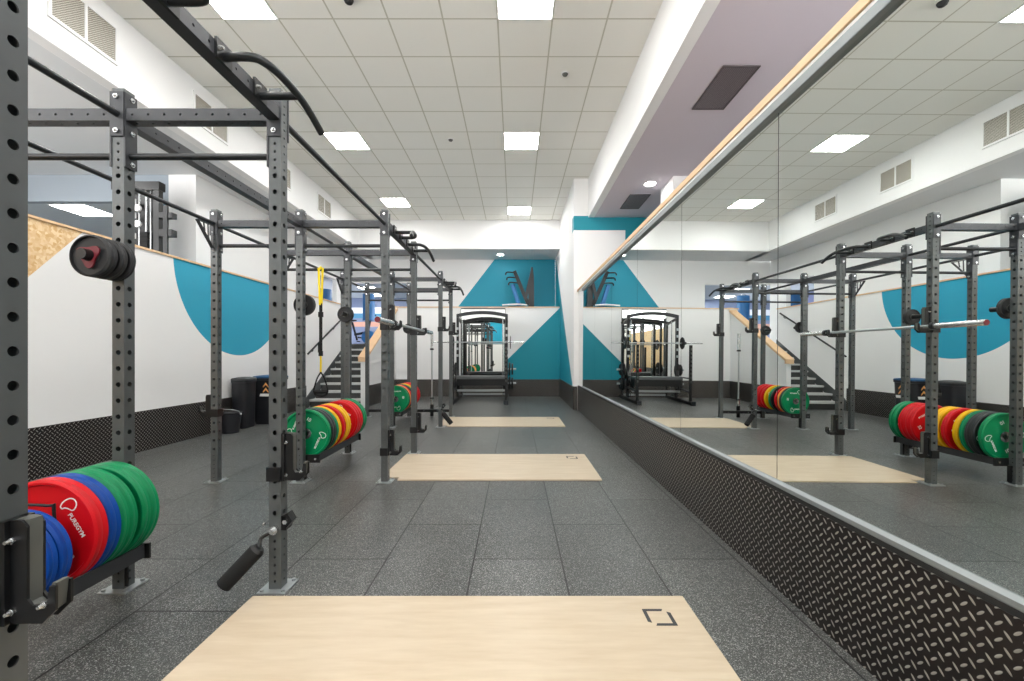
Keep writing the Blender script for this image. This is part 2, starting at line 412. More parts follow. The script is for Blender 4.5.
# ------------------------------------------------------------------ stairs
st = root('staircase', (-3.93, 9.4, 0), 'staircase with pale nosings and dark risers rising to the mezzanine', 'stairs')
N = 8; rise = 1.45 / 9; run = .27
b = MB(); n2 = MB()
for k in range(N):
    z = rise * (k + 1)
    b.box(-.56, .565, run * k + .02, run * k + run + .02, 0 if k == 0 else z - rise - .02, z - .03)
    n2.box(-.565, .568, run * k - .012, run * k + .30, z - .0295, z + .012)
b.box(-.56, .565, run * N + .02, run * N + .2, .2, 1.42)
b.build('riser', 'riser', st, smooth=False); n2.build('tread', 'tread_nose', st, smooth=False)
b = MB(); b.prism([(-.22, -.0 + .001), (-.05, .001), (run * N + .2, 1.45), (run * N + .2, 1.62), (-.1, .26), (-.22, .10)], 0, -.569, -.562)
b.build('stringer', 'steel', st, smooth=False)
# balustrade wall at the right of the stair
b = MB(); b.prism([(9.36, 0), (12.2, 0), (12.2, 2.44), (11.9, 2.44), (9.36, 1.07)], 0, -3.36, -3.26)
gm = struct(b.build('wall_stair_guard', 'white', smooth=False))
b = MB(); b.bar((-3.31, 9.32, 1.075), (-3.31, 11.95, 2.47), .19, .05)
b.box(-3.40, -3.22, 9.32, 9.36, 1.0, 1.085)
struct(b.build('trim_stair_guard_cap', 'wood', smooth=False))
struct(MB().box(-3.259, -3.248, 9.37, 11.787, .001, .47).build('baseboard_stair_guard', 'tread', smooth=False))
h = root('stair_handrail', (-4.43, 9.2, 1.17), 'dark slim handrail fixed on the white wall beside the stairs', 'handrail')
b = MB(); b.tube([(0, 0, 0), (0, 2.3, 1.14)], .02); b.build('rail', 'bar', h)
for y, z in ((.25, .12), (1.35, .67), (2.15, 1.065)):
    MB().tube([(0, y, z - .01), (-.02, y, z - .06), (-.069, y, z - .07)], .008, 8).build('bracket', 'bar', h)

# ------------------------------------------------------------------ ceiling lights, vents, grilles, downlights
fr = MB(); fr.box(-.3, .3, -.3, -.285, -.012, 0); fr.box(-.3, .3, .285, .3, -.012, 0); fr.box(-.3, -.285, -.285, .285, -.012, 0); fr.box(.285, .3, -.285, .285, -.012, 0)
frm = fr.mesh('lf', 'white', False); dfm = MB().box(-.285, .285, -.285, .285, -.009, -.001).mesh('ld', 'panel', False)
for cx, cl in ((.11, 'centre column'), (-2.89, 'left column')):
    for cy, rl in ((-1.6, None), (1.405, None), (4.405, 'nearest'), (7.405, 'middle'), (11.005 if cx > 0 else 10.405, 'farthest')):
        lab = f'square white ceiling light panel, {rl} in the {cl}' if rl else f'square white ceiling light panel {"overhead" if cy > 0 else "behind the viewer"}, {cl}, out of the picture'
        r = root('ceiling_light', (cx, cy, 4.8415), lab, 'ceiling light', 'square light panels in the tiled ceiling')
        inst('frame', frm, r); inst('diffuser', dfm, r)
for y_ in (2.4, 5.0):  # two added out-of-view fill panels, brightening the dim blue-grey upper area
    r = root('ceiling_light', (-6.6, y_, 4.0499), f'added square fill light panel under the left soffit, {"nearer" if y_ < 3 else "deeper"}, out of the picture', 'ceiling light')
    inst('frame', frm, r); inst('diffuser', dfm, r)
r = root('ceiling_light', (-7.33, 7.32, 3.619), 'square white light panel above the blue-grey upper area left', 'ceiling light')
inst('frame', frm, r); inst('diffuser', dfm, r)
for (x, y, l) in ((-5.2, 15.2, 'white light panel glimpsed in the room above the stairs, nearer'), (-5.6, 17.0, 'white light panel glimpsed in the room above the stairs, deeper'), (-3.8, 16.2, 'white light panel in the far upper room, right one')):
    r = root('ceiling_light', (x, y, 3.499), l, 'ceiling light'); inst('frame', frm, r); inst('diffuser', dfm, r)
# bulkhead vents
vl = ['nearest the camera', 'second from the camera', 'third, partly behind the rack post', 'farthest']
vf = MB()
for z0, z1 in ((0, .03), (.38, .41)): vf.box(0, .018, -.02, .67, z0, z1)
for y0, y1 in ((-.02, .01), (.315, .34), (.645, .67)): vf.box(0, .018, y0, y1, .03, .38)
vfm = vf.mesh('vf', 'white', False); vmm = MB().box(.001, .008, .0, .66, .02, .39).mesh('vm', 'ventmesh', False)
for i, y in enumerate((3.95, 5.73, 7.53, 9.31)):
    r = root('air_vent', (-4.2799, y, 4.27), f'white double air vent with mesh on the left bulkhead, {vl[i]}', 'air vent', 'double vents on the left bulkhead')
    inst('frame', vfm, r); inst('mesh_grille', vmm, r)
gf = MB()
for (x0, x1, y0, y1) in ((0, .37, 0, .015), (0, .37, .745, .76), (0, .015, .015, .745), (.355, .37, .015, .745)): gf.box(x0, x1, y0, y1, -.012, 0)
gfm = gf.mesh('gf', 'grillebk', False); ggm = MB().box(.01, .36, .01, .75, -.007, -.001).mesh('gg', 'grille', False)
for i, y in enumerate((4.25, 7.69)):
    r = root('ceiling_grille', (2.06, y, 4.0299), ('large' if i == 0 else 'smaller-looking farther') + ' dark grille in the lilac soffit above the mirrors', 'grille', 'dark grilles in the right soffit')
    inst('frame', gfm, r); inst('mesh_grille', ggm, r)
dr = MB(); dr.cyl((0, 0, -.012), (0, 0, 0), .10, seg=32); drm = dr.mesh('dr', 'white')
dl = MB(); dl.cyl((0, 0, -.016), (0, 0, -.0121), .085, seg=32); dlm = dl.mesh('dl', 'spot')
dlo = MB(); dlo.cyl((0, 0, -.016), (0, 0, -.0121), .075, seg=32); dlom = dlo.mesh('dlo', 'padgrey')
for x, y, z, l, mm in ((-.42, 12.45, 4.05, 'round glowing downlight above the teal upper end wall', dlm), (2.26, 7.2, 4.03, 'round glowing downlight in the lilac soffit beside the dark grille', dlm), (-4.75, 5.95, 4.05, 'round unlit downlight in the left soffit behind the first crossbeam', dlom)):
    r = root('downlight', (x, y, z), l, 'downlight'); inst('trim_ring', drm, r); inst('lens', mm, r)
dc = root('dome_camera', (-1.71, 4.42, 4.842), 'small dark dome camera on the ceiling tiles', 'camera')
MB().cyl((0, 0, -.025), (0, 0, 0), .06, seg=24).build('base', 'white', dc)
b = MB(); b.lathe([(0.0001, -.07), (.02, -.068), (.038, -.055), (.048, -.035), (.05, -.0255), (.0001, -.0255)], Rm(R(90), 'X') @ Matrix.Scale(-1, 4, (0, 1, 0)), 24)
for v_i in range(len(b.v)):
    x, y, z = b.v[v_i]; b.v[v_i] = (x, y, -abs(z) if abs(z) > 0 else z)
b.build('dome', 'rubber', dc)
for i, (x, y) in enumerate(((.655, 5.62), (-1.1, 7.35))):
    r = root('smoke_detector', (x, y, 4.842), ('small round white ceiling sensor right of the nearest centre light', 'small round white ceiling sensor left of the middle centre light')[i], 'sensor', 'round ceiling sensors')
    b = MB(); b.cyl((0, 0, -.012), (0, 0, 0), .05, seg=24).build('base', 'white', r)
    MB().cyl((0, 0, -.03), (0, 0, -.0121), .028, .04, seg=24).build('head', 'liner', r)

# ------------------------------------------------------------------ lifting platforms
plab = ['nearest pale plywood lifting platform with dark square emblem', 'middle pale plywood lifting platform between the rack bays', 'farthest pale plywood lifting platform before the press machine']
for i, y0 in enumerate((1.06, 3.985, 6.91)):
    y1 = y0 + 1.012
    o = MB().prism([(-1.09, y0), (.807, y0), (.807, y1), (-1.263, y1), (-1.263, y0 + .075), (-1.09, y0 + .075)], 2, .0005, .012).build('lifting_platform', 'ply', smooth=False)
    tag(o, plab[i], 'lifting platform', 'lifting platforms')
    # emblem: square broken at two opposite corners
    X0, X1, Y0, Y1, s, g = .579, .700, y0 + .785, y0 + .905, .016, .028
    b = MB(); z0, z1 = .0121, .0128
    b.prism([(X0, Y1), (X0, Y0 + g), (X0 + s * 1.0, Y0 + g - .008), (X0 + s, Y1 - s), (X1 - g - .008, Y1 - s), (X1 - g, Y1)], 2, z0, z1)
    b.prism([(X1, Y0), (X1, Y1 - g), (X1 - s, Y1 - g + .008), (X1 - s, Y0 + s), (X0 + g + .008, Y0 + s), (X0 + g, Y0)], 2, z0, z1)
    b.build('emblem', 'binb', o, smooth=False)['label'] = 'dark broken-square emblem'

# ------------------------------------------------------------------ rack rig
XF, XM, XB = -1.195, -1.975, -2.755
D = [.9985, 2.17, 3.965, 5.09, 6.90, 8.02]
W = .06; H = 2.5
def hole_face(mb, w, cells, mtx, th=.004, n=16):
    """cells: (z0, z1, zc, r or 0) in a plane x in [-w/2, w/2], y = 0, normal -y"""
    for z0, z1, zc, r in cells:
        if not r:
            mb.add([(-w / 2, 0, z0), (w / 2, 0, z0), (w / 2, 0, z1), (-w / 2, 0, z1)], [(0, 1, 2, 3)], mtx); continue
        per = []
        q = n // 4; hw = w / 2
        cs = [(hw, z0), (hw, z1), (-hw, z1), (-hw, z0)]
        for c in range(4):
            a, b_ = cs[c], cs[(c + 1) % 4]
            for k in range(q): per.append((a[0] + (b_[0] - a[0]) * k / q, a[1] + (b_[1] - a[1]) * k / q))
        hol = [(r * cos(-pi / 4 + 2 * pi * k / n), zc + r * sin(-pi / 4 + 2 * pi * k / n)) for k in range(n)]
        vs = [(x, 0, z) for x, z in per] + [(x, 0, z) for x, z in hol] + [(x, th, z) for x, z in hol]
        fs = [(i, (i + 1) % n, n + (i + 1) % n, n + i) for i in range(n)] + [(n + i, n + (i + 1) % n, 2 * n + (i + 1) % n, 2 * n + i) for i in range(n)]
        mb.add(vs, fs, mtx)
def hole_tube(L, w, holes, solid=(), z_start=0.):
    mb = MB(); hs = sorted(holes); cells = []; z = z_start
    for i, (zc, r) in enumerate(hs):
        lo = z; hi = (zc + hs[i + 1][0]) / 2 if i + 1 < len(hs) else min(L, zc + .03)
        if i == 0 and zc - z > .03: cells.append((z, zc - .02, 0, 0)); lo = zc - .02
        cells.append((lo, hi, zc, r)); z = hi
    if z < L: cells.append((z, L, 0, 0))
    for k in range(4):
        m = Rm(k * pi / 2, 'Z') @ T(0, -w / 2, 0)
        hole_face(mb, w, cells if k in (0, 1) else [(z_start, L, 0, 0)], m)
    mb.add([(-w / 2, -w / 2, L), (w / 2, -w / 2, L), (w / 2, w / 2, L), (-w / 2, w / 2, L)], [(0, 1, 2, 3)])
    mb.add([(-w / 2, -w / 2, z_start), (w / 2, -w / 2, z_start), (w / 2, w / 2, z_start), (-w / 2, w / 2, z_start)], [(3, 2, 1, 0)])
    return mb
uh = [(.045 + .04 * k, .0066) for k in range(6)] + [(.305 + .08 * k, .0122) for k in range(23)] + [(2.105 + .04 * k, .0066) for k in range(10)]
up_me = hole_tube(H, W, uh).mesh('upright', 'steel')
bpm = MB(); bpm.box(-.07, .07, -.07, .07, .0006, .008)
for sx in (-1, 1):
    for sy in (-1, 1): bpm.cyl((sx * .052, sy * .052, .008), (sx * .052, sy * .052, .018), .010, seg=8)
bp_me = bpm.mesh('base_plate', 'zinc')
def flange_mesh(z0, z1, bolts):
    a = MB(); a.box(-.034, .034, -.039, -.0305, z0, z1); m1 = a.mesh('mounting_plate', 'beam', False)
    c = MB()
    for z in bolts:
        c.cyl((0, -.039, z), (0, -.047, z), .013, seg=6); c.cyl((0, -.047, z), (0, -.056, z), .008, .004, seg=10)
    return m1, c.mesh('bolt', 'chrome')
FL_S = flange_mesh(2.26, 2.48, (2.455, 2.285)); FL_L = flange_mesh(2.11, 2.48, (2.455, 2.285, 2.13))
rig = root('power_rack_rig', (XM, 4.5, 0), 'grey steel power rack rig of perforated uprights down the left of the floor', 'power rack')
RO = Vector(rig.location)
def rl(x, y, z=0): return (x - RO.x, y - RO.y, z)
for i, dy in enumerate(D):
    for xx in (XF, XM, XB):
        u_ = inst('upright', up_me, rig, rl(xx, dy)); inst('base_plate', bp_me, u_)
        for k in range(4):      # k=0 -> faces -y (camera), 1 -> +x, 2 -> +y, 3 -> -x
            if (k == 0 and i == 0) or (k == 2 and i == 5): continue
            if (k == 1 and xx == XF) or (k == 3 and xx == XB): continue
            S = FL_L if k in (1, 3) else FL_S
            if k in (1, 3): inst('mounting_plate', S[0], u_, None, (0, 0, k * pi / 2)); inst('bolt', S[1], u_, None, (0, 0, k * pi / 2)) 
            else: inst('mounting_plate', S[0], u_, None, (0, 0, k * pi / 2)); inst('bolt', S[1], u_, None, (0, 0, k * pi / 2))
# crossbeams (along x) with a round bar below
Lx = XF - XM - W - .018
cb = hole_tube(Lx, W, [(.03 + .08 * k, .006) for k in range(9)]).mesh('crossbeam', 'beam')
for dy in D:
    for xa in (XB, XM):
        o = inst('crossbeam', cb, rig, rl(xa + W / 2 + .009, dy, 2.37), (0, R(90), 0))
        MB().cyl(rl(xa + W / 2 + .009, dy, 2.172), rl(xa + W / 2 + .009 + Lx, dy, 2.172), .0165).build('pull_up_bar', 'bar', rig)
# long beams and round bars (along y)
def ybeam(x, i):
    L = D[i + 1] - D[i] - W - .018
    me = hole_tube(L, W, [(.04 + .08 * k, .006) for k in range(int((L - .06) / .08))]).mesh('long_beam', 'beam')
    inst('long_beam', me, rig, rl(x, D[i] + W / 2 + .009, 2.37), (R(-90), 0, 0))
def ybar(x, i): MB().cyl(rl(x, D[i] + W / 2 + .009, 2.37), rl(x, D[i + 1] - W / 2 - .009, 2.37), .0165).build('pull_up_bar', 'bar', rig)
for i in range(5):
    (ybeam if i % 2 == 0 else ybar)(XF, i); (ybar if i % 2 == 0 else ybeam)(XM, i); ybar(XB, i)
# perforated gussets on the outer line
for i, sg in ((2, -1), (1, 1), (3, 1), (4, -1)):
    y = D[i]; b = MB()
    y1, y2 = y + sg * .04, y + sg * .24
    b.bar(rl(XB, y1, 2.13), rl(XB, y2, 2.345), .006, .03, (1, 0, 0)); b.bar(rl(XB, y1, 2.345), rl(XB, y2, 2.345), .006, .02, (1, 0, 0)); b.bar(rl(XB, y1 + sg * .008, 2.12), rl(XB, y1 + sg * .008, 2.35), .006, .02, (1, 0, 0))
    for q in (.33, .6): b.bar(rl(XB, y1 + sg * .2 * q, 2.345), rl(XB, y1 + sg * .2 * q * .9, 2.14 + .215 * q), .006, .012, (1, 0, 0))
    b.build('gusset', 'beam', rig, smooth=False)
# pull-up grips: two sets on each front bay beam
gx = XF + .03
for i in (0, 2, 4):
    c = (D[i] + D[i + 1]) / 2
    for sg in (-1, 1):
        b = MB()
        q1 = .125 if sg > 0 else .15
        b.tube([rl(gx + .012, c + sg * q1, 2.358), rl(gx + .115, c + sg * q1, 2.358), rl(gx + .15, c + sg * (q1 + .03), 2.358), rl(gx + .172, c + sg * .24, 2.358), rl(gx + .182, c + sg * .37, 2.350), rl(gx + .192, c + sg * .46, 2.322), rl(gx + .205, c + sg * .55, 2.272)], .0165, 14)
        b.tube([rl(gx + .012, c + sg * .37, 2.350), rl(gx + .182, c + sg * .37, 2.350)], .0165, 14)
        b.build('grip_handle', 'bar', rig)
        for q in (q1, .37):
            b = MB(); b.box(*sum(zip(rl(gx + .0005, c + sg * q - .045, 2.33), rl(gx + .012, c + sg * q + .045, 2.41)), ()))
            b.build('grip_bracket', 'black', rig, smooth=False)
            b = MB()
            for s2 in (-1, 1):
                b.cyl(rl(gx + .012, c + sg * q + s2 * .033, 2.372), rl(gx + .03, c + sg * q + s2 * .033, 2.372), .010, .006, seg=8)
            b.build('bolt', 'chrome', rig)
XT = XM + .012
# plate storage trays between the middle uprights
for i, (ya, yb) in enumerate(((D[0], D[1]), (D[2], D[3]), (D[4], D[5]))):
    tr = MB()
    y0, y1 = ya + .04, yb - .04
    for sx in (-1, 1):
        tr.box(*sum(zip(rl(XT + sx * .125 - .003 + (0 if sx > 0 else 0), y0, .170), rl(XT + sx * .125 + .003, y1, .2365)), ()))
        tr.box(*sum(zip(rl(XT + min(sx * .125, sx * .085), y0, .170), rl(XT + max(sx * .125, sx * .085), y1, .176)), ()))
    tro = tr.build('plate_tray', 'beam', rig, smooth=False)
    for yy, yl, yh in ((y0 - .012, y0 - .04, y0 - .0121), (y1, y1 + .0121, y1 + .018)):
        eb = MB(); eb.box(*sum(zip(rl(XT - .15, yy, .165), rl(XT + .15, yy + .012, .240)), ())); eb.box(*sum(zip(rl(XT - .034, yl, .02), rl(XT + .034, yh, .175)), ()))
        eb.build('end_bracket', 'black', tro, smooth=False)
    MB().box(*sum(zip(rl(XT - .075, y1 - .06, .10), rl(XT - .02, y1 - .001, .164)), ())).build('foot_bracket', 'black', tro, smooth=False)
    bl = MB()
    for sx in (-.11, .11):
        bl.cyl(rl(XT + sx, y0 - .02, .2), rl(XT + sx, y0 - .0125, .2), .011, seg=6)
    bl.cyl(rl(XT, y1 - .075, .125), rl(XT, y1 - .0605, .125), .012, seg=6); bl.build('bolt', 'chrome', tro)
# U-shaped divider on the nearest tray, between the small blue and the red plates
MB().tube([rl(XT - .17, 1.752, .20), rl(XT - .17, 1.752, .53), rl(XT - .15, 1.752, .56), rl(XT + .06, 1.752, .56), rl(XT + .085, 1.752, .53), rl(XT + .10, 1.752, .21)], .006, 8, 4).build('tray_divider', 'black', rig)
# pegs with small plates
PEG = [(1, -1), (2, 1), (3, -1), (4, 1), (5, -1)]
for i, sg in PEG:
    y = D[i]; b = MB()
    b.cyl(rl(XM, y + sg * .0305, 1.636), rl(XM, y + sg * .045, 1.636), .034, seg=20)
    b.cyl(rl(XM, y + sg * .045, 1.636), rl(XM, y + sg * .215, 1.636), .0245, seg=24)
    b.build('weight_peg', 'black', rig)
# black foot-level crossbar at the far end of the rig
b = MB(); b.box(*sum(zip(rl(XM + .0305, D[5] - .025, .09), rl(XF - .0305, D[5] + .025, .14)), ())); b.box(*sum(zip(rl(XB + .0305, D[5] - .025, .09), rl(XM - .0305, D[5] + .025, .14)), ()))
b.build('foot_crossbar', 'black', rig, smooth=False)
b = MB()
for q in (.12, .25, .5, .62): b.cyl(rl(XM + .03 + q, D[5] - .034, .115), rl(XM + .03 + q, D[5] - .0255, .115), .009, seg=8)
b.build('bolt', 'chrome', rig)
# upright holder for the standing barbell
hx = -1.565
b = MB(); b.cyl(rl(hx, D[5] + .08, .006), rl(hx, D[5] + .08, .22), .033, seg=20); b.box(*sum(zip(rl(hx - .02, D[5] + .0255, .09), rl(hx + .02, D[5] + .055, .14)), ()))
b.build('barbell_holder', 'black', rig)
# swinging landmine sleeves
def landmine(i, dx):
    y = D[i]; a = Vector((XF, y - .045, .305))
    d = Vector((dx * .66, -.24, -.74)).normalized()
    p1 = a + Vector((dx * .055, -.01, -.035)); p2 = p1 + Vector((-dx * .005, -.02, -.035))
    q = p2 + d * ((p2.z - .078) / -d.z)
    b = MB(); b.cyl(rl(XF, y - .0305, .305), rl(XF, y - .05, .305), .022, seg=20); b.cyl(rl(XF, y - .05, .305), rl(XF, y - .066, .305), .012, seg=6)
    pv = b.build('landmine_pivot', 'chrome', rig)
    b = MB(); b.tube([rl(*(a + Vector((dx * .01, 0, -.008)))), rl(*p1), rl(*p2)], .009, 8, 4); b.cyl(rl(*p2), rl(*(p2 + d * .015)), .026, .0375, seg=20)
    s = b.build('landmine_arm', 'black', rig)
    b = MB(); b.cyl(rl(*(p2 + d * .015)), rl(*q), .037, seg=28); b.build('foam_sleeve', 'foam', s)
    b = MB(); b.box(*sum(zip(rl(XF + .0305, y - .03, .30), rl(XF + .055, y + .03, .37)), ())); b.prism([(x - RO.x, z) for x, z in ((XF + .055, .31), (XF + .085, .345), (XF + .06, .385), (XF + .03, .37))], 1, y - .03 - RO.y, y + .02 - RO.y)
    b.build('landmine_bracket', 'black', rig, smooth=False)
    b = MB(); b.cyl(rl(XF + .055, y - .045, .345), rl(XF + .055, y - .0305, .345), .012, seg=6); b.cyl(rl(XF - .048, y - .055, .335), rl(XF - .048, y - .04, .335), .009, seg=8); b.build('bolt', 'chrome', rig)
landmine(1, -1); landmine(4, 1)

# ------------------------------------------------------------------ J-hooks
def jhook(x, y, z, dx, label, low=False, hh=.235):
    r = root('rack_hook', (x, y, z), label, 'rack hook', 'black J-shaped hooks on the uprights')
    if dx < 0: r.rotation_euler = (0, 0, pi)
    x0 = W / 2 + .001
    prof = [(x0, 0), (x0 + .088, 0), (x0 + .118, .03), (x0 + .118, .085), (x0 + .104, .085), (x0 + .100, .055), (x0 + .090, .042), (x0 + .064, .040), (x0 + .053, .055), (x0 + .053, hh - .015), (x0 + .04, hh), (x0, hh)]
    b = MB(); b.prism(prof, 1, -.020, -.014); b.prism(prof, 1, .014, .020); b.build('side_plate', 'black', r, smooth=False)
    b = MB(); b.prism([(x0 + .053, .045), (x0 + .062, .037), (x0 + .090, .037), (x0 + .10, .055), (x0 + .104, .09), (x0 + .114, .09), (x0 + .108, .03), (x0 + .085, .012), (x0 + .03, .012), (x0 + .02, .03), (x0 + .02, hh), (x0 + .053, hh)], 1, -.0138, .0138)
    b.build('liner', 'liner', r, smooth=False)['label'] = 'grey plastic liner'
    b = MB(); c = x0 + .002
    for yy in (-1, 1): b.box(-c - .006, c, min(yy * c, yy * (c + .006)), max(yy * c, yy * (c + .006)), 0, .07)
    b.box(-c - .006, -c, -c, c, 0, .07); b.box(x0 + .0005, x0 + .015, -.031, .031, 0, hh)
    b.build('collar', 'black', r, smooth=False)
    b = MB()
    for px, pz in ((x0 + .022, hh - .045), (x0 + .022, .028), (x0 + .096, .045)):
        b.cyl((px, -.0205, pz), (px, -.026, pz), .008, seg=6); b.cyl((px, -.026, pz), (px, -.037, pz), .006, .004, seg=10)
    b.build('bolt', 'chrome', r)
    return r
jhook(XF, D[0], .565, 1, 'black J-hook low on the nearest front upright, largest in view')
jhook(XF, D[1], .545, 1, 'black J-hook low on the upright behind the nearest platform')
jhook(XF, D[2], .245, 1, 'black J-hook near the floor on the upright with the high barbell')
jhook(XF, D[3], .245, 1, 'black J-hook near the floor at the far corner of the middle platform')
jhook(XF, D[2], 1.395, 1, 'black J-hook cradling the near end of the racked barbell')
jhook(XF, D[3], 1.395, 1, 'black J-hook cradling the far end of the racked barbell')
jhook(XF, D[4], 1.535, 1, 'empty black J-hook high on the near upright of the farthest bay')
jhook(XF, D[5], 1.525, 1, 'empty black J-hook high on the farthest front upright')
jhook(XB, D[2], .60, -1, 'black J-hook on the outer upright beside the bucket and bins', hh=.20)
M['hook_end'] = M['chrome']

# ------------------------------------------------------------------ weight plates
NUMS = {'green': '10', 'yellow': '15', 'blue': '20', 'red': '25'}
def letter_mesh(Rr, num, k=1.0, y=0.):
    """logo outline + wordmark + number on the face that looks at -y"""
    b = MB(); s = .000732 * k
    out = [(85, 152), (95, 172), (116, 190), (142, 200), (166, 192), (177, 168), (168, 142), (152, 131), (130, 141), (110, 145), (94, 141)]
    pts = [(px * s, 0, pz * s) for px, pz in out]; pts.append(pts[0])
    tv, tf = text_mesh('PUREGYM', .0255 * k)
    nv, nf = text_mesh(num, .045 * k) if num else ([], [])
    for a in (0, pi):
        m = T(0, y, 0) @ Rm(-a, 'Y')
        c = MB(); c.tube(pts, .0028 * k, 6, 4); b.add([(p[0], p[1] * .3, p[2]) for p in c.v], c.f, m)
        face = T(.130 * k, 0, .034 * k) @ Rm(R(58), 'Y') @ Rm(R(90), 'X')
        b.add(tv, tf, m @ face)
        if nv: b.add(nv, nf, m @ Rm(R(-26), 'Y') @ T(-.045 * k, 0, .125 * k) @ Rm(R(90), 'X'))
    return b.mesh('lettering', 'print', False)
_cache = {}
def plate_mesh(Rr, t, colr):
    k = (Rr, t, colr)
    if k not in _cache:
        h = t / 2; c = min(.007, t * .2); rc = min(.006, t * .15); ri = .05 if Rr > .15 else .034
        pr = [(ri, -h + rc), (Rr * .36, -h + rc), (Rr * .40, -h + rc * 2), (Rr * .89, -h + rc * 2), (Rr * .92, -h), (Rr - c * 1.3, -h), (Rr, -h + c), (Rr, -c * .3), (Rr - .0012, 0), (Rr, c * .3), (Rr, h - c), (Rr - c * 1.3, h), (Rr * .92, h), (Rr * .89, h - rc * 2), (Rr * .40, h - rc * 2), (Rr * .36, h - rc), (ri, h - rc)]
        body = MB().lathe(pr, None, 72).mesh('plate_body', colr)
        hub = MB().lathe([(.0255, -h + rc * .4), (ri - .0003, -h + rc * .4), (ri - .0003, h - rc * .4), (.0255, h - rc * .4)], None, 40).mesh('hub', 'chrome' if Rr > .15 else 'liner')
        _cache[k] = (body, hub, h - rc * 2 + .0004)
    return _cache[k]
_let = {}
def plate(x, y_far, z, Rr, t, colr, rot, label, group, letters=True):
    body, hub, yf = plate_mesh(Rr, t, colr)
    o = inst('weight_plate' if Rr < .15 else 'bumper_plate', body, None, (x, y_far - t / 2, z), (0, R(rot), 0))
    tag(o, label, 'weight plate', group); inst('hub', hub, o)['label'] = 'steel centre ring'
    if letters:
        k = (Rr, t, colr)
        if k not in _let: _let[k] = letter_mesh(Rr, NUMS.get(colr, ''), Rr / .225, -yf)
        inst('lettering', _let[k], o)['label'] = 'white printed mark'
    return o
zt = .4278; G1 = 'bumper plates in the nearest tray'; G2 = 'bumper plates in the middle tray'; G3 = 'bumper plates in the far tray'
plate(XT, 2.110, zt, .225, .046, 'green', 20, 'green bumper plate, farthest back in the nearest tray', G1)
plate(XT, 2.061, zt, .225, .044, 'green', 80, 'green bumper plate just in front of the rearmost one, nearest tray', G1)
plate(XT, 1.989, zt, .225, .040, 'green', 130, 'green bumper plate after the small gap, nearest tray', G1)
plate(XT, 1.947, zt, .225, .040, 'green', 40, 'green bumper plate touching the large blue one, nearest tray', G1)
plate(XT, 1.906, zt, .225, .056, 'blue', 70, 'large blue bumper plate between red and green, nearest tray', G1)
plate(XT, 1.846, zt, .225, .060, 'red', 0, 'red bumper plate with white logo and wordmark, nearest tray', G1)
plate(XT, 1.741, .371, .180, .050, 'blue', 150, 'smaller blue bumper plate leaning in front of the red one', G1)
plate(XT, 1.688, .3685, .178, .048, 'blue', 200, 'smaller blue bumper plate foremost in the nearest tray', G1)
seq2 = [(5.050, .046, 'green', 10, 'green bumper plate, rearmost in the middle tray'), (5.000, .046, 'green', 60, 'green bumper plate between the rearmost one and the reds, middle tray'),
        (4.925, .060, 'red', 80, 'red bumper plate touching the rear green pair, middle tray'), (4.863, .060, 'red', 30, 'red bumper plate, middle of the three rear reds, middle tray'),
        (4.801, .060, 'red', 150, 'red bumper plate facing the gap before the yellows, middle tray'),
        (4.564, .050, 'yellow', 30, 'yellow bumper plate, rear of the yellow pair, middle tray'), (4.512, .050, 'yellow', 90, 'yellow bumper plate, front of the yellow pair, middle tray'),
        (4.432, .058, 'red', -40, 'single red bumper plate between yellow ones, middle tray'), (4.317, .050, 'yellow', 60, 'yellow bumper plate touching a green one, middle tray'),
        (4.252, .044, 'green', 100, 'green bumper plate between yellow and black, middle tray'), (4.200, .045, 'dark', 0, 'black bumper plate with white print, rear of two, middle tray'),
        (4.152, .045, 'dark', 60, 'black bumper plate with white print, front of two, middle tray'), (4.078, .046, 'green', 56, 'green bumper plate facing us at the front of the middle tray')]
for yf, t_, c_, r_, l_ in seq2: plate(XT, yf, zt, .225, t_, c_, r_, l_, G2)
seq3 = [(7.90, .060, 'red', 0, 'red bumper plate, rearmost in the far tray'), (7.80, .060, 'red', 50, 'red bumper plate, middle of the three reds, far tray'), (7.70, .060, 'red', 90, 'red bumper plate beside the yellow one, far tray'),
        (7.58, .052, 'yellow', 20, 'yellow bumper plate between red and green, far tray'), (7.45, .045, 'green', 60, 'green bumper plate between yellow and black, far tray'), (7.395, .045, 'dark', 0, 'black bumper plate, rear of two, far tray'),
        (7.28, .050, 'red', 130, 'thin-looking red bumper plate behind the orange one, far tray'), (7.20, .046, 'orange', 0, 'orange bumper plate near the front of the far tray'), (7.145, .040, 'dark', 30, 'black bumper plate behind the front green one, far tray'), (7.095, .050, 'green', -60, 'green bumper plate at the front of the far tray')]
for yf, t_, c_, r_, l_ in seq3: plate(XT, yf, zt, .225, t_, c_, r_, l_, G3)
